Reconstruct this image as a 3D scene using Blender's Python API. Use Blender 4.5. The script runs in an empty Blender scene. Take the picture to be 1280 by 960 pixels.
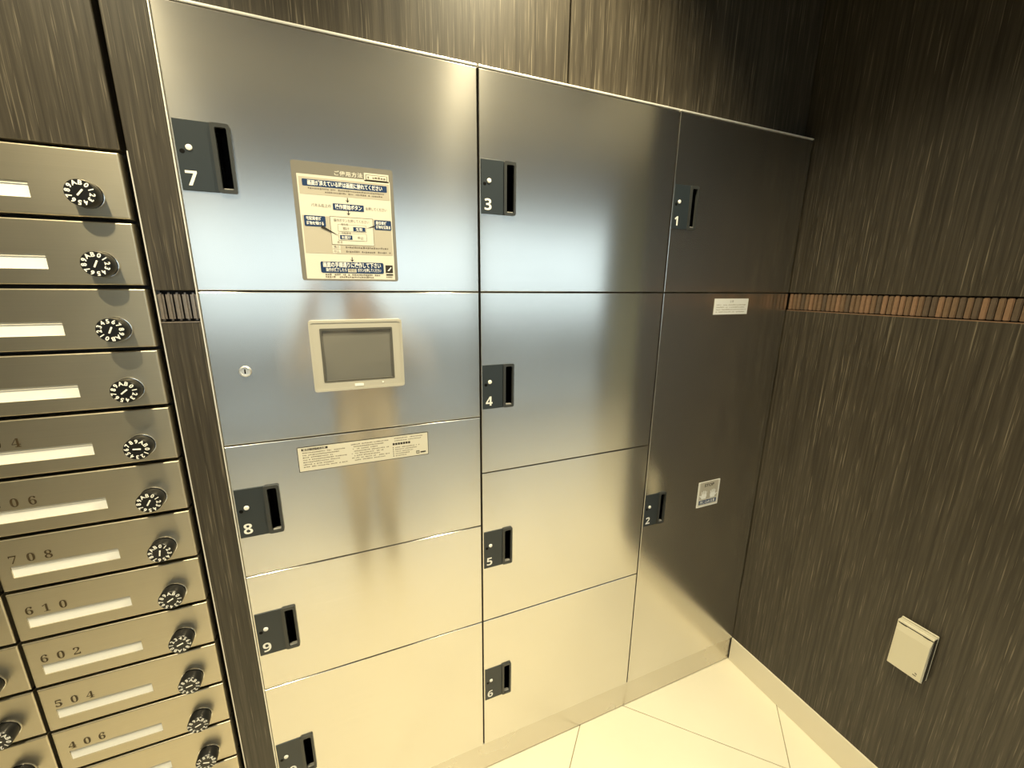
import bpy, bmesh, math, random
from mathutils import Vector, Matrix
random.seed(7)
SC = bpy.context.scene
COL = SC.collection

# ------------------------------------------------------------------ camera
CAM = Vector((0.2246, -0.851, 1.3791))
_r = Vector((0.9248, -0.3803, 0.0088)); _f = Vector((0.3717, 0.8984, -0.2338))
_r.normalize(); _f = (_f - _r * _f.dot(_r)).normalized(); _u = _r.cross(_f)
cd = bpy.data.cameras.new('camera'); cam = bpy.data.objects.new('camera', cd); COL.objects.link(cam)
cd.sensor_fit = 'HORIZONTAL'; cd.sensor_width = 36.0; cd.lens = 507.76 / 1280.0 * 36.0; cd.clip_start = 0.005
M3 = Matrix((_r, _u, -_f)).transposed()
cam.matrix_world = Matrix.Translation(CAM) @ M3.to_4x4()
SC.camera = cam

# ------------------------------------------------------------------ sky, exposure
w = bpy.data.worlds.new('world'); SC.world = w; w.use_nodes = True
bg = w.node_tree.nodes['Background']
bg.inputs[0].default_value = (0.84, 0.93, 1.0, 1.0); bg.inputs[1].default_value = 2.35
SC.view_settings.view_transform = 'Standard'; SC.view_settings.look = 'None'
SC.view_settings.exposure = 0.0; SC.view_settings.gamma = 1.0; SC.view_settings.use_curve_mapping = False

# room dimensions (metres); locker fronts lie in y = 0, floor z = 0
XR = 1.4873; CEIL = 2.45; YB = -3.20; XL = -1.75; XE = 4.6
ZT, ZM, ZTILE, ZK = 1.7888, 1.3665, 1.3157, 0.0985
WALL_END = -0.68
# downlights: x, y, watts; mailbox and locker pair first, then added unseen fill
DOWNLIGHTS = [(-0.25, -0.50, 152), (0.66, -0.30, 160), (-0.40, -1.00, 28), (1.95, -1.00, 55), (3.0, -1.00, 50), (3.9, -2.0, 80), (2.4, -0.4, 60)]
DL_NAMES = ['above the mailboxes', 'above the lockers', 'added unseen over the floor in front of the mailboxes', 'added unseen beside the end of the right wall', 'added unseen over the far lobby floor', 'added unseen by the entrance glass', 'added unseen beyond the right wall']
LAMP_COL = (1.0, 0.87, 0.55)

# ------------------------------------------------------------------ materials
def newmat(name):
    m = bpy.data.materials.new(name); m.use_nodes = True
    nt = m.node_tree; b = nt.nodes['Principled BSDF']
    return m, nt, b
def N(nt, t, **kw):
    n = nt.nodes.new(t)
    for k, v in kw.items(): setattr(n, k, v)
    return n
def plain(name, col, rough=0.5, metal=0.0, spec=0.5, noise=0.0, nscale=30.0):
    m, nt, b = newmat(name)
    b.inputs['Base Color'].default_value = (*col, 1); b.inputs['Roughness'].default_value = rough
    b.inputs['Metallic'].default_value = metal; b.inputs['Specular IOR Level'].default_value = spec
    if noise:
        g = N(nt, 'ShaderNodeNewGeometry'); nz = N(nt, 'ShaderNodeTexNoise'); nz.inputs['Scale'].default_value = nscale
        nz.inputs['Detail'].default_value = 4
        nt.links.new(g.outputs['Position'], nz.inputs['Vector'])
        mx = N(nt, 'ShaderNodeMix', data_type='RGBA')
        mx.inputs[6].default_value = (*[c * (1 - noise) for c in col], 1); mx.inputs[7].default_value = (*[min(1, c * (1 + noise)) for c in col], 1)
        nt.links.new(nz.outputs['Fac'], mx.inputs[0]); nt.links.new(mx.outputs[2], b.inputs['Base Color'])
    return m
def brushed(name, col, rough, aniso, tangent, smudge=0.06, wav=0.0, streak_axis=2, haze=0.25, haze_rough=0.5):
    """brushed metal: fine horizontal hairlines, soft smudges in the gloss"""
    m, nt, b = newmat(name)
    b.inputs['Metallic'].default_value = 1.0
    b.inputs['Anisotropic'].default_value = aniso
    t = N(nt, 'ShaderNodeCombineXYZ')
    for i in range(3): t.inputs[i].default_value = tangent[i]
    nt.links.new(t.outputs[0], b.inputs['Tangent'])
    g = N(nt, 'ShaderNodeNewGeometry')
    mp = N(nt, 'ShaderNodeMapping'); sc = [2.5, 2.5, 2.5]; sc[streak_axis] = 900.0
    mp.inputs['Scale'].default_value = sc
    nt.links.new(g.outputs['Position'], mp.inputs['Vector'])
    nz = N(nt, 'ShaderNodeTexNoise'); nz.inputs['Scale'].default_value = 1.0; nz.inputs['Detail'].default_value = 3
    nt.links.new(mp.outputs[0], nz.inputs['Vector'])
    mx = N(nt, 'ShaderNodeMix', data_type='RGBA')
    mx.inputs[6].default_value = (*[c * 0.93 for c in col], 1); mx.inputs[7].default_value = (*[min(1, c * 1.05) for c in col], 1)
    nt.links.new(nz.outputs['Fac'], mx.inputs[0]); nt.links.new(mx.outputs[2], b.inputs['Base Color'])
    n2 = N(nt, 'ShaderNodeTexNoise'); n2.inputs['Scale'].default_value = 6.0; n2.inputs['Detail'].default_value = 3; n2.inputs['Roughness'].default_value = 0.5
    nt.links.new(g.outputs['Position'], n2.inputs['Vector'])
    mr = N(nt, 'ShaderNodeMapRange'); mr.inputs[1].default_value = 0.3; mr.inputs[2].default_value = 0.75
    mr.inputs[3].default_value = rough - smudge * 0.5; mr.inputs[4].default_value = rough + smudge
    nt.links.new(n2.outputs['Fac'], mr.inputs[0]); nt.links.new(mr.outputs[0], b.inputs['Roughness'])
    if wav:
        n3 = N(nt, 'ShaderNodeTexNoise'); n3.inputs['Scale'].default_value = 3.5; n3.inputs['Detail'].default_value = 1
        nt.links.new(g.outputs['Position'], n3.inputs['Vector'])
        bp = N(nt, 'ShaderNodeBump'); bp.inputs['Strength'].default_value = wav; bp.inputs['Distance'].default_value = 0.01
        nt.links.new(n3.outputs['Fac'], bp.inputs['Height']); nt.links.new(bp.outputs[0], b.inputs['Normal'])
    # the broad, hazy lobe of a satin finish under the sharper one
    h = N(nt, 'ShaderNodeBsdfPrincipled'); h.inputs['Metallic'].default_value = 1.0; h.inputs['Roughness'].default_value = haze_rough
    nt.links.new(mx.outputs[2], h.inputs['Base Color'])
    ms = N(nt, 'ShaderNodeMixShader'); ms.inputs[0].default_value = haze
    nt.links.new(b.outputs[0], ms.inputs[1]); nt.links.new(h.outputs[0], ms.inputs[2]); nt.links.new(ms.outputs[0], nt.nodes['Material Output'].inputs[0])
    return m
def wood(name, dark, light, rough=0.42):
    """dark veneer with long vertical grain and short pale flecks"""
    m, nt, b = newmat(name)
    g = N(nt, 'ShaderNodeNewGeometry')
    def nz(scale, detail, off=0.0):
        mp = N(nt, 'ShaderNodeMapping'); mp.inputs['Scale'].default_value = scale; mp.inputs['Location'].default_value = (off, off * 1.7, off)
        nt.links.new(g.outputs['Position'], mp.inputs['Vector'])
        n = N(nt, 'ShaderNodeTexNoise'); n.inputs['Scale'].default_value = 1.0; n.inputs['Detail'].default_value = detail
        n.inputs['Roughness'].default_value = 0.6
        nt.links.new(mp.outputs[0], n.inputs['Vector']); return n
    a = nz((150, 150, 3.0), 4); f = nz((380, 380, 8.0), 2, 3.1); big = nz((9, 9, 1.2), 2, 9.0)
    r1 = N(nt, 'ShaderNodeValToRGB'); r1.color_ramp.elements[0].position = 0.36; r1.color_ramp.elements[1].position = 0.72
    r1.color_ramp.elements[0].color = (*dark, 1); r1.color_ramp.elements[1].color = (*[d * 0.80 + l * 0.20 for d, l in zip(dark, light)], 1)
    nt.links.new(a.outputs['Fac'], r1.inputs[0])
    r2 = N(nt, 'ShaderNodeMapRange'); r2.inputs[1].default_value = 0.60; r2.inputs[2].default_value = 0.82
    nt.links.new(f.outputs['Fac'], r2.inputs[0])
    mx = N(nt, 'ShaderNodeMix', data_type='RGBA'); mx.inputs[7].default_value = (*light, 1)
    nt.links.new(r2.outputs[0], mx.inputs[0]); nt.links.new(r1.outputs[0], mx.inputs[6])
    hs = N(nt, 'ShaderNodeMix', data_type='RGBA', blend_type='MULTIPLY'); hs.inputs[0].default_value = 0.5
    r3 = N(nt, 'ShaderNodeValToRGB'); r3.color_ramp.elements[0].position = 0.3; r3.color_ramp.elements[1].position = 0.7
    r3.color_ramp.elements[0].color = (0.7, 0.7, 0.7, 1)
    nt.links.new(big.outputs['Fac'], r3.inputs[0])
    nt.links.new(mx.outputs[2], hs.inputs[6]); nt.links.new(r3.outputs[0], hs.inputs[7])
    nt.links.new(hs.outputs[2], b.inputs['Base Color'])
    b.inputs['Roughness'].default_value = rough; b.inputs['Specular IOR Level'].default_value = 0.45
    bp = N(nt, 'ShaderNodeBump'); bp.inputs['Strength'].default_value = 0.15; bp.inputs['Distance'].default_value = 0.002
    nt.links.new(a.outputs['Fac'], bp.inputs['Height']); nt.links.new(bp.outputs[0], b.inputs['Normal'])
    return m
def emit(name, col, s):
    m, nt, b = newmat(name)
    b.inputs['Base Color'].default_value = (*col, 1); b.inputs['Emission Color'].default_value = (*col, 1); b.inputs['Emission Strength'].default_value = s
    return m
def pane(name):
    m = bpy.data.materials.new(name); m.use_nodes = True; nt = m.node_tree; nt.nodes.clear()
    o = N(nt, 'ShaderNodeOutputMaterial'); t = N(nt, 'ShaderNodeBsdfTransparent'); t.inputs[0].default_value = (0.93, 0.97, 0.96, 1)
    gl = N(nt, 'ShaderNodeBsdfGlossy'); gl.inputs['Roughness'].default_value = 0.02
    fr = N(nt, 'ShaderNodeFresnel'); fr.inputs[0].default_value = 1.45; mx = N(nt, 'ShaderNodeMixShader')
    nt.links.new(fr.outputs[0], mx.inputs[0]); nt.links.new(t.outputs[0], mx.inputs[1]); nt.links.new(gl.outputs[0], mx.inputs[2]); nt.links.new(mx.outputs[0], o.inputs[0])
    return m

STEEL = brushed('brushed_steel', (0.70, 0.68, 0.64), 0.165, 0.84, (0, 0, 1), 0.010, 0.03, 2, 0.10, 0.50)
STEEL_EDGE = plain('satin_steel_edge', (0.85, 0.83, 0.78), 0.42, 0.55)
PLINTH = brushed('plinth_steel', (0.66, 0.63, 0.57), 0.24, 0.6, (0, 0, 1), 0.08, 0.05)
CHAMP = brushed('champagne_metal', (0.58, 0.525, 0.41), 0.35, 0.5, (0, 0, 1), 0.03, 0.03)
WOOD = wood('dark_veneer', (0.028, 0.0225, 0.0152), (0.24, 0.205, 0.150))
DARKGAP = plain('dark_bronze', (0.020, 0.015, 0.010), 0.55, 0.0, 0.3)
BLACK = plain('black_plastic', (0.002, 0.002, 0.002), 0.6, 0.0, 0.12)
SLATE = plain('slate_plastic', (0.021, 0.028, 0.033), 0.40, 0.0, 0.5)
SLATE_LIP = plain('lit_grey_lip', (0.22, 0.215, 0.20), 0.35)
SLATE_EDGE = plain('slate_plastic_raised', (0.036, 0.038, 0.037), 0.35, 0.0, 0.5)
WHITE = plain('white_print', (0.85, 0.84, 0.80), 0.5)
CARD = plain('white_card', (0.93, 0.92, 0.88), 0.5)
CHROME = plain('chrome', (0.8, 0.79, 0.77), 0.12, 1.0)
KEYM = plain('nickel', (0.9, 0.89, 0.87), 0.3, 0.8)
KNOB = plain('knob_black', (0.010, 0.010, 0.010), 0.28)
BROWNINK = plain('brown_numeral', (0.055, 0.035, 0.012), 0.45)
BEZEL = plain('cream_bezel', (0.44, 0.42, 0.36), 0.45)
BEZEL_IN = plain('dark_bezel_edge', (0.09, 0.085, 0.07), 0.4)
SCREEN = plain('dim_lcd', (0.15, 0.15, 0.14), 0.06, 0.0, 1.0)
LABEL_GREY = plain('label_taupe', (0.18, 0.167, 0.14), 0.45)
LABEL_CREAM = plain('label_cream', (0.66, 0.63, 0.54), 0.45)
LABEL_TAN = plain('label_tan', (0.46, 0.42, 0.34), 0.45)
NAVY = plain('navy_print', (0.010, 0.034, 0.105), 0.55, 0.0, 0.3)
INK = plain('dark_ink', (0.025, 0.021, 0.018), 0.6, 0.0, 0.3)
GREYINK = plain('grey_ink', (0.16, 0.14, 0.11), 0.5)
TILE = plain('cream_floor_tile', (0.84, 0.78, 0.62), 0.16, 0.0, 0.5, 0.05, 5.0)
GROUT = plain('grout', (0.30, 0.25, 0.15), 0.8)
BASEB = plain('cream_baseboard', (0.76, 0.70, 0.55), 0.35)
OUTLET = plain('ivory_plastic', (0.62, 0.58, 0.45), 0.4)
OUTLET_D = plain('outlet_side_shade_and_slots', (0.03, 0.025, 0.018), 0.6)
MOS = [plain('mosaic_copper', (0.21, 0.125, 0.076), 0.42, 0.0, 0.5, 0.2, 120), plain('mosaic_brown', (0.150, 0.095, 0.058), 0.42, 0.0, 0.5, 0.25, 120),
       plain('mosaic_umber', (0.095, 0.068, 0.048), 0.4, 0.0, 0.5, 0.25, 120)]
MOS_PALE = plain('mosaic_glazed_taupe', (0.15, 0.125, 0.105), 0.18, 0.0, 0.9, 0.3, 150)
CEILM = plain('ceiling_paint', (0.78, 0.74, 0.66), 0.8)
SOFFIT = plain('soffit_brown', (0.09, 0.075, 0.055), 0.6)
WALLG = plain('pale_green_grey_wall', (0.42, 0.45, 0.40), 0.7)
ALU = plain('dark_aluminium', (0.10, 0.095, 0.085), 0.4, 0.8)
PAVE = plain('outside_paving', (0.42, 0.42, 0.42), 0.85, 0, 0.3, 0.15, 3.0)
GLASS = pane('door_glass')

# ------------------------------------------------------------------ mesh helpers
WL = {}
class MB:
    def __init__(s): s.v = []; s.f = []; s.m = []
    def add(s, vs, fs, mi=0):
        o = len(s.v); s.v += [tuple(v) for v in vs]; s.f += [tuple(i + o for i in f) for f in fs]; s.m += [mi] * len(fs)
        return s
    def bm(s, bm, mi=0):
        bm.verts.index_update()
        s.add([v.co[:] for v in bm.verts], [[v.index for v in f.verts] for f in bm.faces], mi); bm.free(); return s
    def box(s, a, b, bev=0.0, mi=0, seg=1):
        bm = bmesh.new(); bmesh.ops.create_cube(bm, size=1.0)
        for v in bm.verts:
            v.co = Vector([(a[i] + b[i]) / 2 + v.co[i] * (b[i] - a[i]) for i in range(3)])
        if bev: bmesh.ops.bevel(bm, geom=bm.edges[:], offset=bev, segments=seg, affect='EDGES', profile=0.5)
        return s.bm(bm, mi)
    def cyl(s, c, r, y0, y1, n=24, mi=0, r2=None, bev=0.0):
        """cylinder along y, from y1 (back) to y0 (front)"""
        prof = [(y1, r2 or r), (y0 + bev, r), (y0, r - bev)] if bev else [(y1, r2 or r), (y0, r)]
        return s.lathe(c, prof, n, mi)
    def lathe(s, c, prof, n=24, mi=0, cap0=False):
        vs = []; fs = []
        for (y, r) in prof:
            for k in range(n):
                a = 2 * math.pi * k / n; vs.append((c[0] + r * math.cos(a), y, c[1] + r * math.sin(a)))
        for j in range(len(prof) - 1):
            for k in range(n):
                k2 = (k + 1) % n; fs.append((j * n + k, j * n + k2, (j + 1) * n + k2, (j + 1) * n + k))
        fs.append(tuple((len(prof) - 1) * n + k for k in range(n)))
        if cap0: fs.append(tuple(reversed(range(n))))
        return s.add(vs, fs, mi)
    def rect(s, x0, z0, x1, z1, y, mi=0):
        return s.add([(x0, y, z0), (x1, y, z0), (x1, y, z1), (x0, y, z1)], [(0, 1, 2, 3)], mi)
    def poly(s, pts, y, mi=0):
        return s.add([(p[0], y, p[1]) for p in pts], [tuple(range(len(pts)))], mi)
    def rrect(s, x0, z0, x1, z1, y0, y1, r, mi=0, n=5, bev=0.0):
        """rounded plate in xz, front at y0, back at y1"""
        def ring(i, y):
            out = []
            for cx, cz, a0 in ((x1 - r, z1 - r, 0), (x0 + r, z1 - r, 90), (x0 + r, z0 + r, 180), (x1 - r, z0 + r, 270)):
                for k in range(n + 1):
                    a = math.radians(a0 + 90 * k / n); out.append((cx + (r - i) * math.cos(a), y, cz + (r - i) * math.sin(a)))
            return out
        rings = [ring(0, y1), ring(0, y0 + bev)] + ([ring(bev, y0)] if bev else [])
        vs = sum(rings, []); c = len(rings[0]); fs = []
        for j in range(len(rings) - 1):
            for k in range(c):
                k2 = (k + 1) % c; fs.append((j * c + k, j * c + k2, (j + 1) * c + k2, (j + 1) * c + k))
        fs.append(tuple((len(rings) - 1) * c + k for k in range(c)))
        return s.add(vs, fs, mi)
    def ringplate(s, o, i, r, ri, y0, y1, mi=0, n=5):
        """rounded frame: outer rect o, inner rect i, front y0, back y1"""
        def ring(R, rr, y):
            x0, z0, x1, z1 = R; out = []
            for cx, cz, a0 in ((x1 - rr, z1 - rr, 0), (x0 + rr, z1 - rr, 90), (x0 + rr, z0 + rr, 180), (x1 - rr, z0 + rr, 270)):
                for k in range(n + 1):
                    a = math.radians(a0 + 90 * k / n); out.append((cx + rr * math.cos(a), y, cz + rr * math.sin(a)))
            return out
        rs = [ring(o, r, y1), ring(o, r, y0), ring(i, ri, y0), ring(i, ri, y1)]
        vs = sum(rs, []); c = len(rs[0]); fs = []
        for j in range(3):
            for k in range(c):
                k2 = (k + 1) % c; fs.append((j * c + k, j * c + k2, (j + 1) * c + k2, (j + 1) * c + k))
        return s.add(vs, fs, mi)
    def holeplate(s, x0, z0, x1, z1, y0, y1, b, holes, mi=0, hy=None):
        """bevelled plate with rectangular cut-outs"""
        hy = y1 if hy is None else hy
        xs = sorted({x0 + b, x1 - b} | {h[0] for h in holes} | {h[2] for h in holes}); zs = sorted({z0 + b, z1 - b} | {h[1] for h in holes} | {h[3] for h in holes})
        for i in range(len(xs) - 1):
            for j in range(len(zs) - 1):
                cx, cz = (xs[i] + xs[i + 1]) / 2, (zs[j] + zs[j + 1]) / 2
                if any(h[0] < cx < h[2] and h[1] < cz < h[3] for h in holes): continue
                s.rect(xs[i], zs[j], xs[i + 1], zs[j + 1], y0, mi)
        def loop(d, y): return [(x0 + d, y, z0 + d), (x1 - d, y, z0 + d), (x1 - d, y, z1 - d), (x0 + d, y, z1 - d)]
        nb = 4; L = []; fs = []
        for q in range(nb + 1):
            a = math.pi / 2 * q / nb; L += loop(b * (1 - math.sin(a)), y0 + b * (1 - math.cos(a)))
        L += loop(0, y1)
        for j in range(nb + 1):
            for k in range(4):
                k2 = (k + 1) % 4; fs.append(((j + 1) * 4 + k, (j + 1) * 4 + k2, j * 4 + k2, j * 4 + k))
        s.add(L, fs, mi)
        for h in holes:
            V = [(h[0], y0, h[1]), (h[2], y0, h[1]), (h[2], y0, h[3]), (h[0], y0, h[3])]
            V += [(a, hy, c) for a, _, c in V]
            s.add(V, [(k, (k + 1) % 4, (k + 1) % 4 + 4, k + 4) for k in range(4)], mi)
        return s
    def text(s, body, x, z, h, y, mi=0, align='L', width=None, bold=0.0, rot=0.0, spacing=1.0):
        vs, fs = glyphs(body, bold, spacing)
        if not vs: return s
        x0 = min(v[0] for v in vs); x1 = max(v[0] for v in vs); k = h
        wd = (x1 - x0) * k; kx = k if width is None else k * width / wd
        wd = (x1 - x0) * kx; ox = {'L': 0, 'C': -wd / 2, 'R': -wd}[align]
        c, sn = math.cos(rot), math.sin(rot); out = []
        for vx, vz in vs:
            a, b2 = (vx - x0) * kx + ox, vz * k
            out.append((x + a * c - b2 * sn, y, z + a * sn + b2 * c))
        return s.add(out, fs, mi)
_G = {}
def glyphs(body, bold, spacing=1.0):
    key = (body, bold, spacing)
    if key in _G: return _G[key]
    c = bpy.data.curves.new('glyph', 'FONT'); c.body = body; c.offset = bold; c.space_character = spacing; c.resolution_u = 3
    o = bpy.data.objects.new('glyph', c); COL.objects.link(o)
    dg = bpy.context.evaluated_depsgraph_get(); me = bpy.data.meshes.new_from_object(o.evaluated_get(dg))
    # cap height of the default face is about 0.73 of an em
    r = ([(v.co.x / 0.73, v.co.y / 0.73) for v in me.vertices], [tuple(p.vertices) for p in me.polygons])
    bpy.data.objects.remove(o); bpy.data.meshes.remove(me); bpy.data.curves.remove(c)
    _G[key] = r
    return r
def mesh(name, mb, mats, smooth=None):
    me = bpy.data.meshes.new(name); me.from_pydata(mb.v, [], mb.f); me.update()
    for m in (mats if isinstance(mats, (list, tuple)) else [mats]): me.materials.append(m)
    for p, mi in zip(me.polygons, mb.m): p.material_index = mi
    bm = bmesh.new(); bm.from_mesh(me); bmesh.ops.remove_doubles(bm, verts=bm.verts[:], dist=1e-6) if smooth else None
    bm.to_mesh(me); bm.free()
    if smooth:
        for p in me.polygons: p.use_smooth = True
        me.set_sharp_from_angle(angle=math.radians(smooth))
    return me
def obj(name, data, mats=None, parent=None, loc=(0, 0, 0), smooth=None):
    """one mesh object whose vertices are given relative to the world point loc"""
    me = data if isinstance(data, bpy.types.Mesh) else mesh(name, data, mats, smooth)
    o = bpy.data.objects.new(name, me); COL.objects.link(o); L = Vector(loc); WL[o] = L
    if parent: o.parent = parent; o.location = L - WL[parent]
    else: o.location = L
    return o
def thing(name, loc, label, cat, group=None):
    o = bpy.data.objects.new(name, None); COL.objects.link(o); o.empty_display_size = 0.05
    o.location = loc; WL[o] = Vector(loc); return tag(o, label, cat, group)
def tag(o, label, cat, group=None):
    o['label'] = label; o['category'] = cat
    if group: o['group'] = group
    return o
def struct(o): o['kind'] = 'structure'; return o
def empty_struct(name, loc=(0, 0, 0)):
    o = bpy.data.objects.new(name, None); COL.objects.link(o); o.location = loc; WL[o] = Vector(loc); o['kind'] = 'structure'; return o

# ------------------------------------------------------------------ the room
def clip(poly, a, b, c):                     # keep a*x + b*y <= c
    out = []
    for i in range(len(poly)):
        p, q = poly[i], poly[(i + 1) % len(poly)]; dp, dq = a * p[0] + b * p[1] - c, a * q[0] + b * q[1] - c
        if dp <= 0: out.append(p)
        if dp * dq < 0:
            t = dp / (dp - dq); out.append((p[0] + t * (q[0] - p[0]), p[1] + t * (q[1] - p[1])))
    return out
FX0, FX1, FY0, FY1 = XL, XE, YB, 0.012
floor = struct(obj('floor', MB().box((XL - .1, YB - .1, -0.10), (XE + .1, 0.35, -0.004)), GROUT))
S = 0.851                                    # 600 mm tiles laid on the diagonal
for i in range(-9, 10):
    for j in range(-9, 10):
        g = 0.0018
        s0, s1 = 1.0 + i * S + g, 1.0 + (i + 1) * S - g; d0, d1 = 0.823 + j * S + g, 0.823 + (j + 1) * S - g
        P = [((s + d) / 2, (s - d) / 2) for s, d in ((s0, d0), (s1, d0), (s1, d1), (s0, d1))]
        P = [p for p in P]
        for a, b, c in ((-1, 0, -FX0), (1, 0, FX1), (0, -1, -FY0), (0, 1, FY1)): P = clip(P, a, b, c) if P else P
        if len(P) < 3: continue
        ar = sum(P[k][0] * P[(k + 1) % len(P)][1] - P[(k + 1) % len(P)][0] * P[k][1] for k in range(len(P)))
        if abs(ar) < 2e-4: continue
        if ar < 0: P = P[::-1]
        n = len(P); mb = MB()
        mb.add([(x, y, 0.0) for x, y in P] + [(x, y, -0.006) for x, y in P], [tuple(range(n))] + [(k + n, (k + 1) % n + n, (k + 1) % n, k) for k in range(n)])
        obj('floor_tile', mb, TILE, floor)

# back wall: core, veneer panels, mosaic band
wb = empty_struct('wall_back')
obj('wall_core', MB().box((XL, 0.34, 0), (XR + .15, 0.45, CEIL)), DARKGAP, wb)
GX = 0.7130
for x0, x1 in ((0.0, GX - .002), (GX + .002, XR)):
    obj('wall_panel', MB().box((x0, 0.030, ZT - .02), (x1, 0.06, CEIL), 0.0008), WOOD, wb)
obj('wall_panel', MB().box((XL, 0.0, 1.5735), (-0.0660, 0.06, CEIL), 0.001), WOOD, wb)
obj('wall_panel', MB().box((-0.0575, 0.0, ZM + .001), (-0.0012, 0.06, CEIL), 0.001), WOOD, wb)
obj('wall_panel', MB().box((-0.0575, 0.0, 0.0), (-0.0012, 0.06, ZTILE - .001), 0.001), WOOD, wb)
obj('wall_panel', MB().box((XL, 0.0, 0.0), (-0.61, 0.06, 1.5735), 0.001), WOOD, wb)
obj('wall_panel', MB().box((-0.61, 0.0, 0.0), (-0.0660, 0.06, 0.277), 0.001), WOOD, wb)
obj('groove_backing', MB().box((-0.08, 0.03, 0), (0.0, 0.07, CEIL)), DARKGAP, wb)
obj('groove_backing', MB().box((0, 0.055, ZT - .02), (XR, 0.07, CEIL)), DARKGAP, wb)

# right wall: panels, mosaic band, baseboard
wr = empty_struct('wall_right')
obj('wall_core', MB().box((XR + .012, WALL_END + .01, 0), (XR + .15, 0.35, CEIL)), DARKGAP, wr)
obj('wall_panel', MB().box((XR, WALL_END, ZM + .001), (XR + .16, 0.10, CEIL), 0.001), WOOD, wr)
obj('wall_panel', MB().box((XR, WALL_END, 0.0), (XR + .16, 0.10, ZTILE - .001), 0.001), WOOD, wr)
stick_mesh = {}
def stick(k, wd):
    """one mosaic stick with a softly domed face; local: x along the band, front at y = 0"""
    if (k, wd) not in stick_mesh:
        bm = bmesh.new(); bmesh.ops.create_cube(bm, size=1.0)
        for v in bm.verts: v.co = Vector((v.co.x * wd, v.co.y * 0.008, v.co.z * (ZM - ZTILE - .0045)))
        bmesh.ops.bevel(bm, geom=bm.edges[:], offset=0.0016 if k < 3 else 0.0030, segments=2, affect='EDGES')
        mb = MB().bm(bm); stick_mesh[(k, wd)] = mesh('mosaic_stick', mb, ([*MOS, MOS_PALE])[k], 40)
    return stick_mesh[(k, wd)]
PITCH = 0.0118
pattern = [0, 1, 1, 2, 1, 0, 1, 1, 2, 1, 1, 0, 1, 2, 1, 1, 0, 0, 1, 2, 0, 1, 0, 0, 1, 0, 1, 2, 2, 0, 1, 1, 2, 1, 2, 0, 2, 1, 0, 2, 1, 2, 0, 1, 2, 1, 0, 2, 1, 0, 2, 2, 1, 0, 1, 2, 0, 1]
for k in range(58):
    y = -0.0075 - k * PITCH
    if y < WALL_END + .006: break
    o = obj('mosaic_stick', stick(pattern[k % len(pattern)], 0.0103), None, wr, (XR + .0065 - random.random() * .0012, y, (ZM + ZTILE) / 2)); o.rotation_euler.z = math.pi / 2
obj('band_edge', MB().box((XR + .0005, WALL_END + .01, ZTILE - .0012), (XR + .010, -0.001, ZTILE + .0006)), MOS[0], wr)
for k in range(5):
    obj('mosaic_stick', stick(3, 0.0088), None, wb, (-0.0510 + k * 0.0112, 0.0040, (ZM + ZTILE) / 2))
obj('band_edge', MB().box((-0.0565, -0.0004, ZTILE - .0014), (-0.0012, 0.010, ZTILE + .0006)), MOS_PALE, wb)
struct(obj('baseboard_right', MB().box((XR - .005, WALL_END - .004, 0.0), (XR + .002, 0.0, 0.0985), 0.0015), BASEB))

# the rest of the lobby, behind and beside the camera
wl = struct(obj('wall_left', MB().box((XL - .15, YB, 0), (XL, 0.35, CEIL)), WOOD))
we = struct(obj('wall_end', MB().box((XE, YB, 0), (XE + .15, 0.35, CEIL)), WALLG))
struct(obj('wall_far', MB().box((XR + .15, 0.20, 0), (XE, 0.35, CEIL)), WALLG))
GX0, GX1, GZ = -1.0, 3.15, 2.06              # the glazed entrance
wf = struct(obj('wall_front', MB().box((XL, YB - .15, 0), (GX0, YB, CEIL)).box((GX1, YB - .15, 0), (XE, YB, CEIL)), WALLG))
struct(obj('wall_transom', MB().box((GX0, YB - .15, GZ), (GX1, YB, CEIL)), SOFFIT))
win = empty_struct('window_1', (GX0, YB - .08, 0))
fr = MB()
for x in (GX0, 1.51, GX1 - .05): fr.box((x, YB - .10, 0), (x + .05, YB - .05, GZ), 0.003)
fr.box((GX0, YB - .10, GZ - .05), (GX1, YB - .05, GZ), .003).box((GX0, YB - .10, 0), (GX1, YB - .05, .05), .003)
fr.v = [(a - GX0, b - YB + .08, c) for a, b, c in fr.v]
obj('window_frame', fr, ALU, win, (GX0, YB - .08, 0))
for x, x2 in ((GX0 + .05, 1.51), (1.56, GX1 - .05)):
    obj('pane', MB().box((0, -.003, 0), (x2 - x, .003, GZ - .10)), GLASS, win, (x, YB - .075, .05))
struct(obj('ground_outside', MB().box((-14, -22, -.14), (18, YB - .15, -.03)), PAVE))
struct(obj('wall_outside_added', MB().box((-9, -5.6, -.03), (13, -5.3, 0.88), .01), SOFFIT))  # low dark wall added outside, unseen, to darken a band reflected in steel
struct(obj('ceiling', MB().box((XL, YB, CEIL), (XE, 0.35, CEIL + .12)), CEILM))
struct(obj('trim_1', MB().box((XL, -1.52, CEIL - .03), (XR + .15, 0.34, CEIL - .001)), SOFFIT))
struct(obj('trim_4', MB().box((XL, YB, CEIL - .03), (XE, -2.20, CEIL - .001)), SOFFIT))
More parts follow.
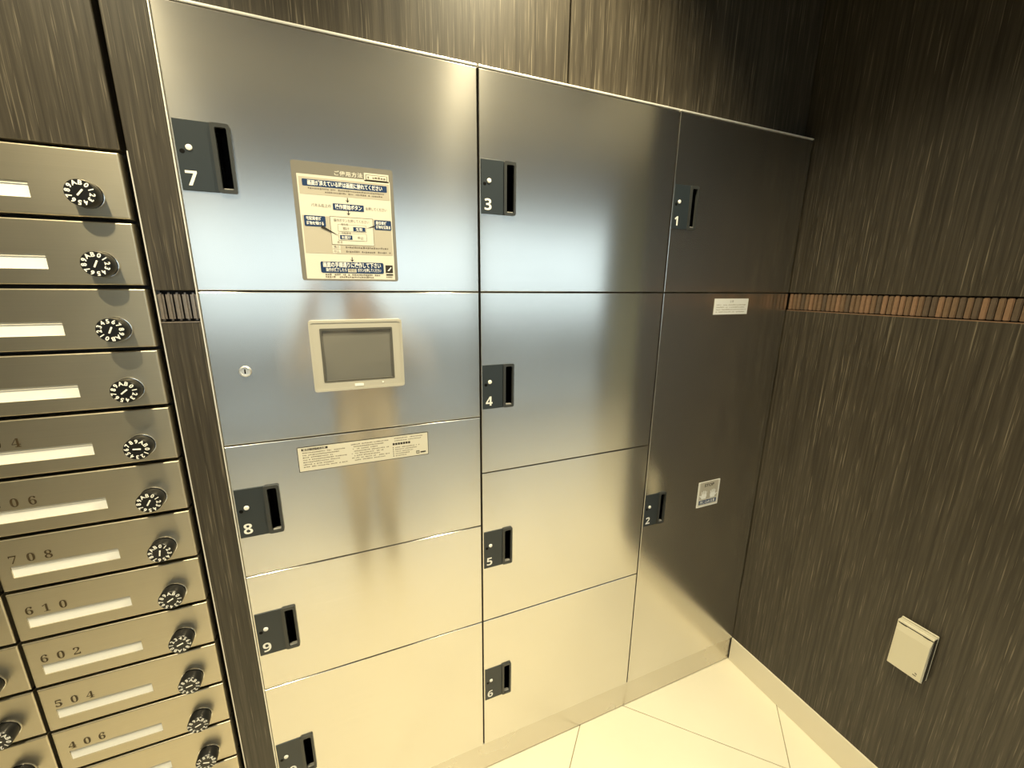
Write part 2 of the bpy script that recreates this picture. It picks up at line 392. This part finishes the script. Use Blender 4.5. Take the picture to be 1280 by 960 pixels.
for i, (x, y, pw) in enumerate(DOWNLIGHTS):
    zc = CEIL - (.03 if (y > -1.52 and x < XR) else 0.0)
    t = thing('downlight', (x, y, zc), 'round recessed ceiling downlight ' + DL_NAMES[i], 'downlight', 'recessed downlights in the lobby ceiling')
    rg = MB(); n = 28
    for r0, r1, z0, z1 in ((.052, .046, -.001, -.006), (.046, .040, -.006, -.001)):
        rg.add([(r * math.cos(2 * math.pi * k / n), r * math.sin(2 * math.pi * k / n), z) for r, z in ((r0, z0), (r1, z1)) for k in range(n)],
               [(k, (k + 1) % n, n + (k + 1) % n, n + k) for k in range(n)])
    obj('ring', rg, WHITE, t, (x, y, zc))
    obj('lens', MB().add([(.041 * math.cos(2 * math.pi * k / n), .041 * math.sin(2 * math.pi * k / n), -.0015) for k in range(n)], [tuple(reversed(range(n)))]), emit('lamp_lens', LAMP_COL, 6.0) if i == 0 else bpy.data.materials['lamp_lens'], t, (x, y, zc))
    ld = bpy.data.lights.new('downlight_beam', 'SPOT'); ld.energy = pw; ld.color = LAMP_COL; ld.spot_size = math.radians(112); ld.spot_blend = 1.0; ld.shadow_soft_size = 0.022
    lo = bpy.data.objects.new('downlight_beam', ld); COL.objects.link(lo); lo.parent = t; lo.location = (0, 0, -.012)

# ------------------------------------------------------------------ delivery lockers
COLX = [(0.0, 0.4997), (0.4997, 1.0006), (1.0006, XR - .0012)]
PW, PH = 0.0755, 0.103                       # latch plate
NUM_MESH = {}
def latch(door, num, lx, lz, wx, wz):
    """black latch plate with number, lamp, key hole and finger pull; world lower-left corner (wx, wz)"""
    L = (wx, 0, wz); px0, px1 = PW * .70, PW * .965
    plate = MB().holeplate(0, 0, px0 - .003, PH, -.0016, .002, .0006, [])
    obj('latch_plate', plate, SLATE, door, L)
    fr = MB().ringplate((px0 - .004, 0.0, PW, PH), (px0 + .002, .005, PW - .0045, PH - .006), .004, .003, -.0042, .002)
    obj('finger_pull_frame', fr, SLATE_EDGE, door, L, 40)
    a, b, c, d = px0 + .001, .004, PW - .0035, PH - .005
    pk = MB().add([(a, 0, b), (c, 0, b), (c, 0, d), (a, 0, d), (a, .048, b), (c, .048, b), (c, .048, d), (a, .048, d)],
                  [(0, 1, 5, 4), (1, 2, 6, 5), (2, 3, 7, 6), (3, 0, 4, 7), (4, 5, 6, 7)])
    obj('finger_pull_pocket', pk, BLACK, door, L)
    obj('finger_pull_lip', MB().box((a + .0015, -.001, b + .0005), (c - .0015, .007, b + .0035), .0008), SLATE_LIP, door, L)  # paler grey paints the light caught by the pocket's bottom face
    obj('indicator_lamp', MB().lathe((PW * .225, PH * .615), [(-.0016, .0046), (-.0030, .0042), (-.0034, .0030)], 20), WHITE, door, L, 50)
    obj('key_hole', MB().lathe((PW * .10, PH * .555), [(-.00165, .0036), (-.0019, .0032)], 16), BLACK, door, L)
    nx = PW * .09
    for ch in str(num):
        obj('number_digit', MB().text(chr(0x1D7EC + int(ch)), nx, PH * .075, .0222, -.0019, 0, 'L', None, 0.0), WHITE, door, L); nx += .0125
def locker_door(cab, x0, x1, z0, z1, num=None, name='door'):
    g = .0013; g2 = .0020
    L = (x0 + g2, 0, z0 + g); wd, ht = x1 - x0 - 2 * g2, z1 - z0 - 2 * g
    if num is not None:
        lx, lz = .003, ht / 2 - PH / 2
        hole = [(lx + PW * .70 + .001, lz + .004, lx + PW - .0035, lz + PH - .005)]
        mb = MB().holeplate(0, 0, wd, ht, 0, .024, .0012, hole, 0, .03)
    else:
        mb = MB().holeplate(0, 0, wd, ht, 0, .024, .0012, [])
    d = obj(name, mb, STEEL, cab, L)
    if num is not None: latch(d, num, lx, lz, L[0] + lx, L[2] + lz)
    return d
cabs = []
cab_labels = ['widest-looking left locker column with touch screen and doors 7 to 10', 'middle steel locker column with doors 3 to 6', 'right steel locker column against the dark wall with doors 1 and 2']
cab_labels[0] = 'left steel locker column with touch screen and doors 7, 8 and 9'
for (x0, x1), lb in zip(COLX, cab_labels):
    c = thing('parcel_locker', (x0, 0, 0), lb, 'locker', 'stainless parcel locker columns')
    ca = MB()
    # open-fronted carcass: back, two sides, floor, top, so the finger pockets sit in free space
    ca.box((0, .30, ZK), (x1 - x0, .335, ZT - .004)); ca.box((.0008, .004, ZK), (.0022, .30, ZT - .004)); ca.box((x1 - x0 - .0022, .004, ZK), (x1 - x0 - .0008, .30, ZT - .004))
    ca.box((.0022, .004, ZK - .001), (x1 - x0 - .0022, .30, ZK)); ca.box((.0022, .004, ZT - .006), (x1 - x0 - .0022, .30, ZT - .004))
    obj('carcass', ca, DARKGAP, c, (x0, 0, 0))
    tr = MB().box((.001, -.0012, ZT - .0042), (x1 - x0 - .001, .03, ZT), .0012, 0, 2)
    obj('top_trim', tr, STEEL_EDGE, c, (x0, 0, 0))
    cabs.append(c)
A, B, C = cabs
r1, r2, r3 = 1.0858, 0.8052, 0.5212; q1, q2 = 0.9438, 0.5212; TOPD = ZT - .0042
d7 = locker_door(A, *COLX[0], ZM, TOPD, 7)
dP = locker_door(A, *COLX[0], r1, ZM, None, 'control_panel')
d8 = locker_door(A, *COLX[0], r2, r1, 8)
d9 = locker_door(A, *COLX[0], r3, r2, 9)
d10 = locker_door(A, *COLX[0], ZK, r3, 10)
locker_door(B, *COLX[1], ZM, TOPD, 3); locker_door(B, *COLX[1], q1, ZM, 4); locker_door(B, *COLX[1], q2, q1, 5); locker_door(B, *COLX[1], ZK, q2, 6)
d1 = locker_door(C, *COLX[2], ZM, TOPD, 1); d2 = locker_door(C, *COLX[2], ZK, ZM, 2)
for d, l in ((d7, 'steel door number 7 with instruction label'), (dP, 'steel control panel with touch screen'), (d8, 'steel door number 8 with notice strip'), (d2, 'tall steel door number 2')): d['label'] = l
pl = MB().box((0.001, .0035, 0.0028), (XR - .003, .05, ZK - .0015), .0008)
tag(obj('locker_plinth', pl, PLINTH), 'low brushed steel plinth running under the lockers', 'plinth')
struct(obj('trim_2', MB().box((-0.0011, -.0006, 0), (0.0012, .03, ZT), .0004), STEEL_EDGE))

# touch screen and key lock
ts = (0.1635, 1.1765, 0.3325, 1.3135); sx0, sz0, sx1, sz1 = ts; W_, H_ = sx1 - sx0, sz1 - sz0; L = (sx0, 0, sz0)
bz = MB().ringplate((0, 0, W_, H_), (.0045, .0045, W_ - .0045, H_ - .0045), .005, .003, -.0075, 0).ringplate((.004, .004, W_ - .004, H_ - .004), (.0185, .0185, W_ - .0195, H_ - .0155), .004, .002, -.0068, 0)
obj('screen_bezel', bz, BEZEL, dP, L, 40)
obj('screen_rim', MB().ringplate((.0180, .0180, W_ - .0190, H_ - .0150), (.0212, .0212, W_ - .0222, H_ - .0188), .002, .001, -.0072, 0), BEZEL_IN, dP, L)
obj('touch_screen', MB().box((.0208, -.0045, .0208), (W_ - .0218, -.0006, H_ - .0184)), SCREEN, dP, L)
obj('maker_badge', MB().rrect(.0725, .0068, .0890, .0118, -.0074, -.0066, .0008), WHITE, dP, L)
obj('power_lamp', MB().cyl((.126, .0115), .0016, -.0076, -.0066, 14), WHITE, dP, L)
KL = (0.0530, 0, 1.2250)
obj('key_lock', MB().lathe((0, 0), [(0, .0098), (-.002, .0098), (-.0036, .0085), (-.0036, .0068), (-.0022, .0062), (-.0028, .0058)], 24), KEYM, dP, KL, 35)
obj('key_slot', MB().rrect(-.0011, -.0042, .0011, .0042, -.0031, -.002, .0008), BLACK, dP, KL)

# ---- printed labels: one flat mesh each, ink in thin layers
def dashes(mb, x0, x1, z, h, y, mi, seed, gap=.30):
    rnd = random.Random(seed); x = x0
    while x < x1 - h * .5:
        wd = h * rnd.uniform(.45, 1.0)
        if rnd.random() > .10:
            mb.rect(x, z + h * rnd.uniform(0, .25), min(x + wd, x1), z + h * rnd.uniform(.7, 1.0), y, mi)
        x += wd + h * gap
# instruction label on door 7
lx0, lz0, lx1, lz1 = 0.1625, 1.3865, 0.3315, 1.5865; W_, H_ = lx1 - lx0, lz1 - lz0; L = (lx0, -.0001, lz0)
m = [LABEL_GREY, LABEL_CREAM, LABEL_TAN, NAVY, WHITE, INK, GREYINK]
il = MB().rrect(0, 0, W_, H_, -.0008, 0, .004, 0)
Y1, Y2, Y3, Y4, Y5 = -.00095, -.0011, -.00125, -.0014, -.00155
def U(a): return a * W_
def V(a): return (1 - a) * H_
def R(a, b, c, d, y, mi): il.rect(U(a), V(d), U(c), V(b), y, mi)
R(.045, .103, .965, .985, Y1, 1)
R(.70, .045, .955, .115, Y1, 1); R(.715, .058, .94, .104, Y2, 6); R(.722, .063, .933, .099, Y3, 1)
dashes(il, U(.735), U(.92), V(.093), .0045, Y4, 6, 3)
il.text('ご使用方法', U(.545), V(.088), .0062, Y1, 1, 'C', U(.28), .02, 0, 1.1)
R(.06, .125, .955, .265, Y2, 2)
il.rrect(U(.09), V(.198), U(.93), V(.142), Y3, Y2, .0015, 3)
il.text('画面が消えている時は画面に触れてください', U(.51), V(.185), .0065, Y4, 4, 'C', U(.74), .022)
dashes(il, U(.14), U(.90), V(.222), .0030, Y3, 6, 5); dashes(il, U(.30), U(.88), V(.246), .0030, Y3, 6, 6)
def arrow(a, b):
    il.rect(U(a) - .0007, V(b), U(a) + .0007, V(b) + .006, Y3, 5)
    il.poly([(U(a) - .0034, V(b) + .0022), (U(a), V(b) - .0022), (U(a) + .0034, V(b) + .0022), (U(a), V(b) + .0004)], Y3, 5)
arrow(.515, .300); arrow(.515, .408); arrow(.515, .815)
il.rrect(U(.365), V(.380), U(.675), V(.325), Y3, Y2, .0008, 3)
il.text('操作開始ボタン', U(.52), V(.367), .0062, Y4, 4, 'C', U(.27), .022)
il.text('パネル右上の', U(.345), V(.362), .0045, Y3, 6, 'R', U(.19)); il.text('を押してください', U(.695), V(.362), .0045, Y3, 6, 'L', U(.22))
R(.06, .440, .955, .760, Y2, 2)
R(.322, .435, .762, .680, Y3, 6); R(.327, .440, .757, .676, Y4, 1)
il.text('操作ボタンを押してください', U(.54), V(.478), .0042, Y5, 6, 'C', U(.36))
for (a, b, c, d) in ((.395, .500, .685, .562), (.395, .575, .685, .640)):
    R(a, b, c, d, Y5, 6); il.rect(U(a) + .0005, V(d) + .0005, U(c) - .0005, V(b) - .0005, Y5 - .0001, 1)
il.text('居住者', U(.43), V(.507), .0030, Y5 - .0003, 6); il.text('宅配業者', U(.43), V(.582), .0030, Y5 - .0003, 6)
il.text('預け', U(.445), V(.547), .0042, Y5 - .0003, 6)
il.rect(U(.55), V(.555), U(.675), V(.518), Y5 - .0002, 3); il.text('受取', U(.612), V(.547), .0042, Y5 - .0004, 4, 'C', None, .02)
il.rect(U(.41), V(.630), U(.535), V(.593), Y5 - .0002, 3); il.text('お届け', U(.472), V(.622), .0042, Y5 - .0004, 4, 'C', U(.09), .02)
il.text('中止', U(.59), V(.622), .0040, Y5 - .0003, 6); il.text('戻る', U(.38), V(.663), .0034, Y5 - .0003, 6)
il.rrect(U(.075), V(.530), U(.280), V(.440), Y4, Y2, .002, 3); il.rrect(U(.775), V(.530), U(.955), V(.445), Y4, Y2, .002, 3)
il.text('宅配業者が', U(.095), V(.475), .0046, Y5, 4, 'L', U(.145), .02); il.text('荷物を預ける', U(.095), V(.515), .0046, Y5, 4, 'L', U(.165), .02)
il.text('居住者が', U(.79), V(.480), .0046, Y5, 4, 'L', U(.115), .02); il.text('荷物を受取る', U(.79), V(.517), .0046, Y5, 4, 'L', U(.155), .02)
def line(a, b, c, d, wd, y, mi):
    x0, z0, x1, z1 = U(a), V(b), U(c), V(d); l = math.hypot(x1 - x0, z1 - z0); nx, nz = -(z1 - z0) / l * wd, (x1 - x0) / l * wd
    il.poly([(x0 + nx, z0 + nz), (x1, z1), (x0 - nx, z0 - nz)], y, mi)
line(.235, .528, .40, .600, .0024, Y5 - .0002, 5); line(.775, .50, .685, .525, .0012, Y5 - .0002, 5)
for b in (.685, .722): R(.325, b, .405, b + .030, Y3, 1)
il.text('預け', U(.365), V(.709), .0036, Y4, 6, 'C'); il.text('中止', U(.365), V(.746), .0036, Y4, 6, 'C')
dashes(il, U(.46), U(.91), V(.707), .0036, Y3, 6, 8); dashes(il, U(.46), U(.94), V(.745), .0036, Y3, 6, 9)
il.rrect(U(.19), V(.930), U(.845), V(.830), Y3, Y1, .003, 3)
il.text('画面の手順通りに操作して下さい', U(.515), V(.875), .0072, Y4, 4, 'C', U(.60), .022)
il.text('操作が終了したら', U(.24), V(.915), .0052, Y4, 4, 'L', U(.21), .015); R(.462, .890, .550, .922, Y4, 1); il.text('確認', U(.506), V(.915), .0046, Y5, 6, 'C'); il.text('ボタンを押してください', U(.565), V(.915), .0052, Y4, 4, 'L', U(.25), .015)
dashes(il, U(.23), U(.80), V(.953), .0034, Y3, 6, 10); dashes(il, U(.23), U(.73), V(.974), .0034, Y3, 6, 11)
R(.865, .850, .945, .920, Y3, 5); R(.87, .932, .945, .945, Y3, 5); dashes(il, U(.87), U(.945), V(.966), .0026, Y3, 6, 12)
il.poly([(U(.885), V(.905)), (U(.895), V(.892)), (U(.925), V(.866)), (U(.932), V(.872)), (U(.905), V(.902))], Y4, 4)
o = obj('instruction_label', il, m, d7, L); o['label'] = 'printed cream and navy instruction label'

# notice strip on door 8
lx0, lz0, lx1, lz1 = 0.1195, 1.0140, 0.3770, 1.0665; W_, H_ = lx1 - lx0, lz1 - lz0
ns = MB().rrect(0, 0, W_, H_, -.0007, 0, .0012, 5).rect(.0012, .0012, W_ - .0012, H_ - .0012, -.0008, 1)
ns.rect(W_ * .03, H_ * .84, W_ * .215, H_ * .93, -.0009, 5); ns.text('操作についての注意', W_ * .12, H_ * .855, .0034, -.0010, 1, 'C', W_ * .16, .01)
for k in range(7):
    dashes(ns, W_ * .035, W_ * (.35 - .05 * (k % 3)), H_ * (.73 - k * .095), .0026, -.0009, 6, 20 + k)
for k in range(8):
    dashes(ns, W_ * (.385 + .02 * (k % 2)), W_ * (.68 - .04 * (k % 3)), H_ * (.83 - k * .095), .0026, -.0009, 6, 40 + k)
for k in range(2): dashes(ns, W_ * .72, W_ * .95, H_ * (.86 - k * .10), .0026, -.0009, 6, 60 + k)
for k in range(7): ns.rect(W_ * (.705 + k * .021), H_ * .60, W_ * (.722 + k * .021), H_ * .69, -.0009, 5)
for k in range(5):
    ns.rect(W_ * .705, H_ * (.47 - k * .09), W_ * .711, H_ * (.52 - k * .09), -.0009, 5); dashes(ns, W_ * .725, W_ * (.93 - .03 * k), H_ * (.47 - k * .09), .0024, -.0009, 6, 70 + k)
ns.rect(W_ * .895, H_ * .10, W_ * .922, H_ * .23, -.0009, 5).rect(W_ * .900, H_ * .125, W_ * .917, H_ * .205, -.0010, 1).rect(W_ * .904, H_ * .15, W_ * .912, H_ * .18, -.0011, 5).rect(W_ * .93, H_ * .12, W_ * .975, H_ * .18, -.0009, 5)
o = obj('notice_strip', ns, m, d8, (lx0, -.0001, lz0)); o['label'] = 'long cream notice strip of fine print'
# small white caution label and STOP label on door 2
lx0, lz0, lx1, lz1 = 1.1830, 1.3065, 1.3160, 1.3510; W_, H_ = lx1 - lx0, lz1 - lz0
cl = MB().rect(0, 0, W_, H_, -.0006, 1).rect(.0008, .0008, W_ - .0008, H_ - .0008, -.0007, 4)
cl.text('注意', W_ / 2, H_ * .76, .0050, -.0008, 6, 'C', None, 0, 0, 1.4)
for k in range(4): dashes(cl, W_ * .07, W_ * (.95 - .04 * (k % 2)), H_ * (.56 - k * .145), .0034, -.0008, 2, 80 + k)
o = obj('caution_label', cl, m, d2, (lx0, -.0001, lz0)); o['label'] = 'small white caution label with faint lines'
lx0, lz0, lx1, lz1 = 1.2130, 0.6980, 1.3030, 0.7860; W_, H_ = lx1 - lx0, lz1 - lz0
st = MB().rrect(0, 0, W_, H_, -.0006, 0, .002, 4).rect(.003, .003, W_ - .003, H_ - .003, -.0007, 1)
st.rect(W_ * .08, H_ * .30, W_ * .92, H_ * .98, -.0008, 2)
st.text('STOP', W_ / 2, H_ * .79, .0100, -.0009, 5, 'C', W_ * .45, .02)
def hand(cx, cz, sx, sc):
    base = [(-.010, -.012), (.010, -.012), (.0125, .000), (.011, .004), (-.009, .006), (-.012, 0)]
    st.poly([(cx + a * sx * sc, cz + b * sc) for a, b in base], -.0009, 4)
    for k, (fx, ln, an) in enumerate(((-.0075, .012, 100), (-.002, .015, 92), (.0035, .014, 85), (.0085, .011, 76), (-.011, .010, 145))):
        a = math.radians(an); dx, dz = math.cos(a), math.sin(a); bx, bz = fx, .003 if k < 4 else -.004; wv = .0021
        P = [(bx - dz * wv, bz + dx * wv), (bx + dz * wv, bz - dx * wv), (bx + dx * ln + dz * wv * .8, bz + dz * ln - dx * wv * .8), (bx + dx * ln - dz * wv * .8, bz + dz * ln + dx * wv * .8)]
        st.poly([(cx + p[0] * sx * sc, cz + p[1] * sc) for p in P], -.00092 - k * .00001, 4)
hand(W_ * .29, H_ * .45, 1, .95); hand(W_ * .71, H_ * .45, -1, .95)
st.rect(W_ * .09, H_ * .10, W_ * .91, H_ * .27, -.0008, 3); st.text('閉じ込め注意', W_ / 2, H_ * .135, .0085, -.0009, 4, 'C', W_ * .70, .01)
o = obj('stop_label', st, m, d2, (lx0, -.0001, lz0)); o['label'] = 'STOP label with two white hands'

# ------------------------------------------------------------------ mailboxes
MBP, MBT, MY = 0.0990, 1.5705, -0.0070
MW = 0.263
obj('mailbox_cabinet', MB().box((-.602, .022, .28), (-.0578, .20, MBT + .002)).box((-.0605, .010, .28), (-.0578, .03, MBT + .002)).box((-.605, .0, .277), (-.0578, .03, .2805)), DARKGAP, wb)  # dark cabinet body standing behind the mailbox doors
struct(obj('trim_3', MB().box((-.0578, -.0012, .28), (-.0560, .02, MBT + .003), .0005), STEEL_EDGE))
slot = (0.0165, .0225, 0.1540, .0440)         # name slot, from the door's lower-left corner
KX, KZ, KR = MW - .0452, .0305, .0186
HT = MBP - .0062
door_m = mesh('mailbox_door', MB().holeplate(0, 0, MW, HT, 0, .020, .0022, [slot], 0, .0045), CHAMP)
card_m = mesh('name_card', MB().rect(slot[0], slot[1], slot[2], slot[3], .0020), CARD)
window_m = mesh('card_window_edge', MB().add([(slot[0], .0019, slot[3] - .0001), (slot[2], .0019, slot[3] - .0001), (slot[2], .0010, slot[3] - .0038), (slot[0], .0010, slot[3] - .0038)], [(0, 1, 2, 3)]), LABEL_CREAM)
body_m = mesh('box_body', MB().box((.002, .020, .002), (MW - .002, .0215, HT - .002)), DARKGAP)
kb = MB(); prof = [(0, KR * .90), (-.004, KR * .90), (-.0045, KR), (-.0195, KR), (-.0210, KR * .95), (-.0210, KR * .94)]
kb.lathe((0, 0), prof, 36); knob_m = mesh('dial_knob', kb, KNOB, 35)
collar_m = mesh('dial_collar', MB().lathe((0, 0), [(0, KR * 1.03), (-.0012, KR * 1.03), (-.0016, KR * .92)], 36), CHROME, 35)
dm = MB(); chars = '0123456789AB'
for k, ch in enumerate(chars):
    a = math.radians(90 - k * 30); rr = KR * .58
    vs, fs = glyphs(ch, .035); x0 = min(v[0] for v in vs); x1 = max(v[0] for v in vs); hh = .0064; out = []
    for vx, vz in vs:
        lx, lz = (vx - (x0 + x1) / 2) * hh, vz * hh + rr; b = a - math.pi / 2
        out.append((lx * math.cos(b) - lz * math.sin(b), -.02125, lx * math.sin(b) + lz * math.cos(b)))
    dm.add(out, fs)
dm.box((-.0012, -.0219, -.0055), (.0012, -.0210, .0055), .0004)
marks_m = mesh('dial_marks', dm, WHITE)
numbers = {5: '904', 6: '806', 7: '708', 8: '610', 9: '602', 10: '504', 11: '406'}
ordn = ['topmost', 'second from the top', 'third from the top', 'fourth from the top', 'fifth from the top', 'sixth from the top', 'seventh from the top', 'eighth from the top', 'ninth from the top', 'tenth from the top', 'eleventh from the top', 'twelfth from the top', 'lowest']
dial_rot = [40, 25, 205, 50, 95, 30, 10, 60, 250, 80, 70, 110, 20]
def mailbox(x0, row, label, num, rot):
    z0 = MBT - row * MBP + .0031; L = (x0, MY, z0)
    t = thing('mailbox', L, label, 'mailbox', 'champagne metal mailboxes with dial locks')
    d = obj('door', door_m, None, t, L)
    obj('name_card', card_m, None, d, L); obj('card_window_edge', window_m, None, d, L)
    obj('box_body', body_m, None, t, L)
    KL = (x0 + KX, MY, z0 + KZ)
    k = obj('dial_knob', knob_m, None, t, KL); obj('dial_collar', collar_m, None, t, KL)
    mk = obj('dial_marks', marks_m, None, k, KL); mk.rotation_euler.y = math.radians(rot)
    if num:
        x = slot[0] + .001
        for ch in num: obj('number_digit', MB().text(chr(0x1D7CE + int(ch)), x, .0490, .0150, -.0004, 0, 'L', None, -.006), BROWNINK, d, L); x += .0215
    return t
for r in range(1, 14):
    nm = numbers.get(r)
    if nm and r >= 7: lb = 'champagne metal mailbox marked %s, %s beside the wood strip' % (nm, ordn[r - 1])
    elif r == 6: lb = 'champagne metal mailbox with number ending in 06, above mailbox 708'
    elif r == 5: lb = 'champagne metal mailbox with number ending in 4, fifth from the top'
    else: lb = 'champagne metal mailbox with black dial, %s beside the wood strip' % ordn[r - 1]
    mailbox(-0.0660 - MW, r, lb, nm, dial_rot[r - 1])
for r in range(1, 14):
    mailbox(-0.0660 - 2 * MW - .0055, r, 'champagne mailbox at the left photo edge, %s of its column' % ordn[r - 1], None, dial_rot[(r * 5) % 13])

# ------------------------------------------------------------------ wall outlet with a hinged cover
y0, y1, z0, z1 = -.500, -.428, .441, .570    # on the right wall
yc, zc = (y0 + y1) / 2, z0
ot = thing('outlet_box', (XR, yc, zc), 'ivory wall outlet box with hinged cover low on the right wall', 'outlet')
def wbox(mb, ya, za, yb, zb, d0, d1, bev=.001, mi=0): return mb.box((-d1, ya - yc, za - zc), (-d0, yb - yc, zb - zc), bev, mi)
obj('back_plate', wbox(MB(), y0 + .001, z0 - .002, y1, z1, 0, .004, .001), OUTLET, ot, (XR, yc, zc))
obj('side_shade', wbox(MB(), y0 + .0013, z0 + .001, y1 - .003, z1 - .006, .004, .0235, .0003), OUTLET_D, ot, (XR, yc, zc))  # dark block paints the shade on the side between cover and back plate
obj('hinge_block', wbox(MB(), y0 + .001, z1 - .005, y1 - .001, z1 - .001, .007, .021, .001), OUTLET, ot, (XR, yc, zc))
cv = obj('cover', MB().add([(-.0235, y0 + .001 - yc, -.001), (-.0235, y1 - .001 - yc, -.001), (-.0210, y1 - .001 - yc, z1 - .001 - zc), (-.0210, y0 + .001 - yc, z1 - .001 - zc),
     (-.0275, y0 + .003 - yc, .001), (-.0275, y1 - .003 - yc, .001), (-.0275, y1 - .003 - yc, z1 - .026 - zc), (-.0275, y0 + .003 - yc, z1 - .026 - zc), (-.0220, y1 - .001 - yc, z1 - .002 - zc), (-.0220, y0 + .001 - yc, z1 - .002 - zc)],
     [(4, 7, 6, 5), (7, 9, 8, 6), (9, 3, 2, 8), (0, 4, 5, 1), (0, 3, 9, 7, 4), (1, 5, 6, 8, 2), (0, 1, 2, 3)]), OUTLET, ot, (XR, yc, zc))
for yy in (y0 + .014, y1 - .014):
    obj('hinge_slot', wbox(MB(), yy - .006, z1 - .0085, yy + .006, z1 - .0060, .0215, .0246, 0), OUTLET_D, ot, (XR, yc, zc))
obj('plug_mark', MB().add([(-.0277, y0 + .012 - yc, .010), (-.0277, y0 + .019 - yc, .010), (-.0277, y0 + .019 - yc, .013), (-.0277, y0 + .012 - yc, .013), (-.0277, y0 + .011 - yc, .015), (-.0277, y0 + .015 - yc, .016), (-.0277, y0 + .016 - yc, .020), (-.0277, y0 + .012 - yc, .019)], [(0, 1, 2, 3), (4, 5, 6, 7)]), GREYINK, cv, (XR, yc, zc))

# ------------------------------------------------------------------ the photographer, seen only as a blur in the steel
SKIN = plain('skin', (0.50, 0.32, 0.21), 0.5); JACKET = plain('tan_jacket', (0.46, 0.40, 0.32), 0.8, 0, 0.3, 0.1, 40); TROUSER = plain('pale_beige_trousers', (0.55, 0.50, 0.42), 0.85); HAIR = plain('dark_hair', (0.02, 0.015, 0.012), 0.5); SHOE = plain('dark_shoes', (0.03, 0.028, 0.026), 0.5); PHONE = plain('phone_body', (0.02, 0.02, 0.022), 0.3)
PX, PY = 0.30, -1.24
def skinned(chains, sub=2):
    """chains: lists of (point, radius); the first point of a later chain may repeat an earlier one"""
    vs, es, rs, ix = [], [], [], {}
    for ch in chains:
        prev = None
        for p, r in ch:
            k = tuple(round(c, 5) for c in p)
            if k not in ix: ix[k] = len(vs); vs.append(p); rs.append(r)
            if prev is not None: es.append((prev, ix[k]))
            prev = ix[k]
    me = bpy.data.meshes.new('skin_cage'); me.from_pydata(vs, es, []); o = bpy.data.objects.new('skin_cage', me); COL.objects.link(o)
    o.modifiers.new('s', 'SKIN'); o.modifiers.new('d', 'SUBSURF').levels = sub
    for d, r in zip(me.skin_vertices[0].data, rs): d.radius = r if isinstance(r, tuple) else (r, r); d.use_root = False
    me.skin_vertices[0].data[0].use_root = True
    out = bpy.data.meshes.new_from_object(o.evaluated_get(bpy.context.evaluated_depsgraph_get()))
    bpy.data.objects.remove(o); return out
pel, che, nek, jaw, hed = (0, -.06, .80), (0, -.02, 1.06), (0, .02, 1.17), (0, .06, 1.25), (0, .055, 1.33)
ch = [[(pel, (.15, .10)), ((0, -.05, .92), (.14, .10)), (che, (.17, .11)), (nek, .055), (jaw, .065), (hed, .078), ((0, .05, 1.385), .06)]]
for sd in (-1, 1):
    hx = CAM.x - PX + sd * .072; hy = CAM.y - PY - .035; hz = CAM.z
    ch.append([(che, (.17, .11)), ((sd * .17, 0, 1.10), .062), ((sd * .35, .06, 1.00), .046), ((hx + sd * .045, hy - .07, hz - .07), .028), ((hx + sd * .018, hy - .02, hz - .03), (.030, .020))])
    palm = (hx + sd * .018, hy - .02, hz - .03)
    for k in range(4):
        zz = hz - .028 + k * .017
        ch.append([(palm, (.030, .020)), ((hx + sd * .016, hy - .004, zz - .004), .0095), ((hx + sd * .012, hy + .012, zz), .0085), ((hx - sd * .012, hy + .014, zz + .002), .0075)])
    ch.append([(palm, (.030, .020)), ((hx - sd * .004, hy - .022, hz - .022), .010), ((hx - sd * .020, hy - .018, hz - .006), .0085)])
    ch.append([(pel, (.15, .10)), ((sd * .085, -.05, .72), .090), ((sd * .078, .05, .43), .068), ((sd * .072, -.07, .10), .052), ((sd * .072, -.06, .045), .045), ((sd * .080, .10, .032), .032)])
me = skinned(ch)
for mt in (SKIN, JACKET, TROUSER, SHOE): me.materials.append(mt)
for p in me.polygons:
    c = p.center; p.use_smooth = True
    far = math.hypot(c.x - (CAM.x - PX), c.y - (CAM.y - PY - .05))
    p.material_index = 3 if c.z < .09 else 2 if c.z < .84 else 0 if (c.z > 1.175 and abs(c.x) < .12 and c.y < .16) or (far < .155 and c.z > 1.27) else 1
person = obj('person', me, None, None, (PX, PY, 0)); tag(person, 'person in a tan jacket holding up a phone, blurred in the steel', 'person')
hm = skinned([[((0, .030, 1.30), .078), ((0, .035, 1.36), .082), ((0, .04, 1.40), .055)]])
hm.materials.append(HAIR)
for p in hm.polygons: p.use_smooth = True
obj('hair', hm, None, person, (PX, PY, 0))
nm = skinned([[((0, .125, 1.315), .010), ((0, .142, 1.290), .014)]], 1); nm.materials.append(SKIN); obj('nose', nm, None, person, (PX, PY, 0))
for sd in (-1, 1):
    em = MB().lathe((sd * .030, 1.322), [(.124, .011), (.131, .009), (.134, .004)], 12); obj('eye', em, INK, person, (PX, PY, 0))
ph = obj('phone', MB().box((-.060, -.036, -.004), (.060, .036, .004), .003, 0, 2), PHONE)
ph.matrix_world = Matrix.Translation(CAM - _f * .020 + _u * 0.0) @ M3.to_4x4(); tag(ph, 'black phone held up by the person in the tan jacket', 'phone')
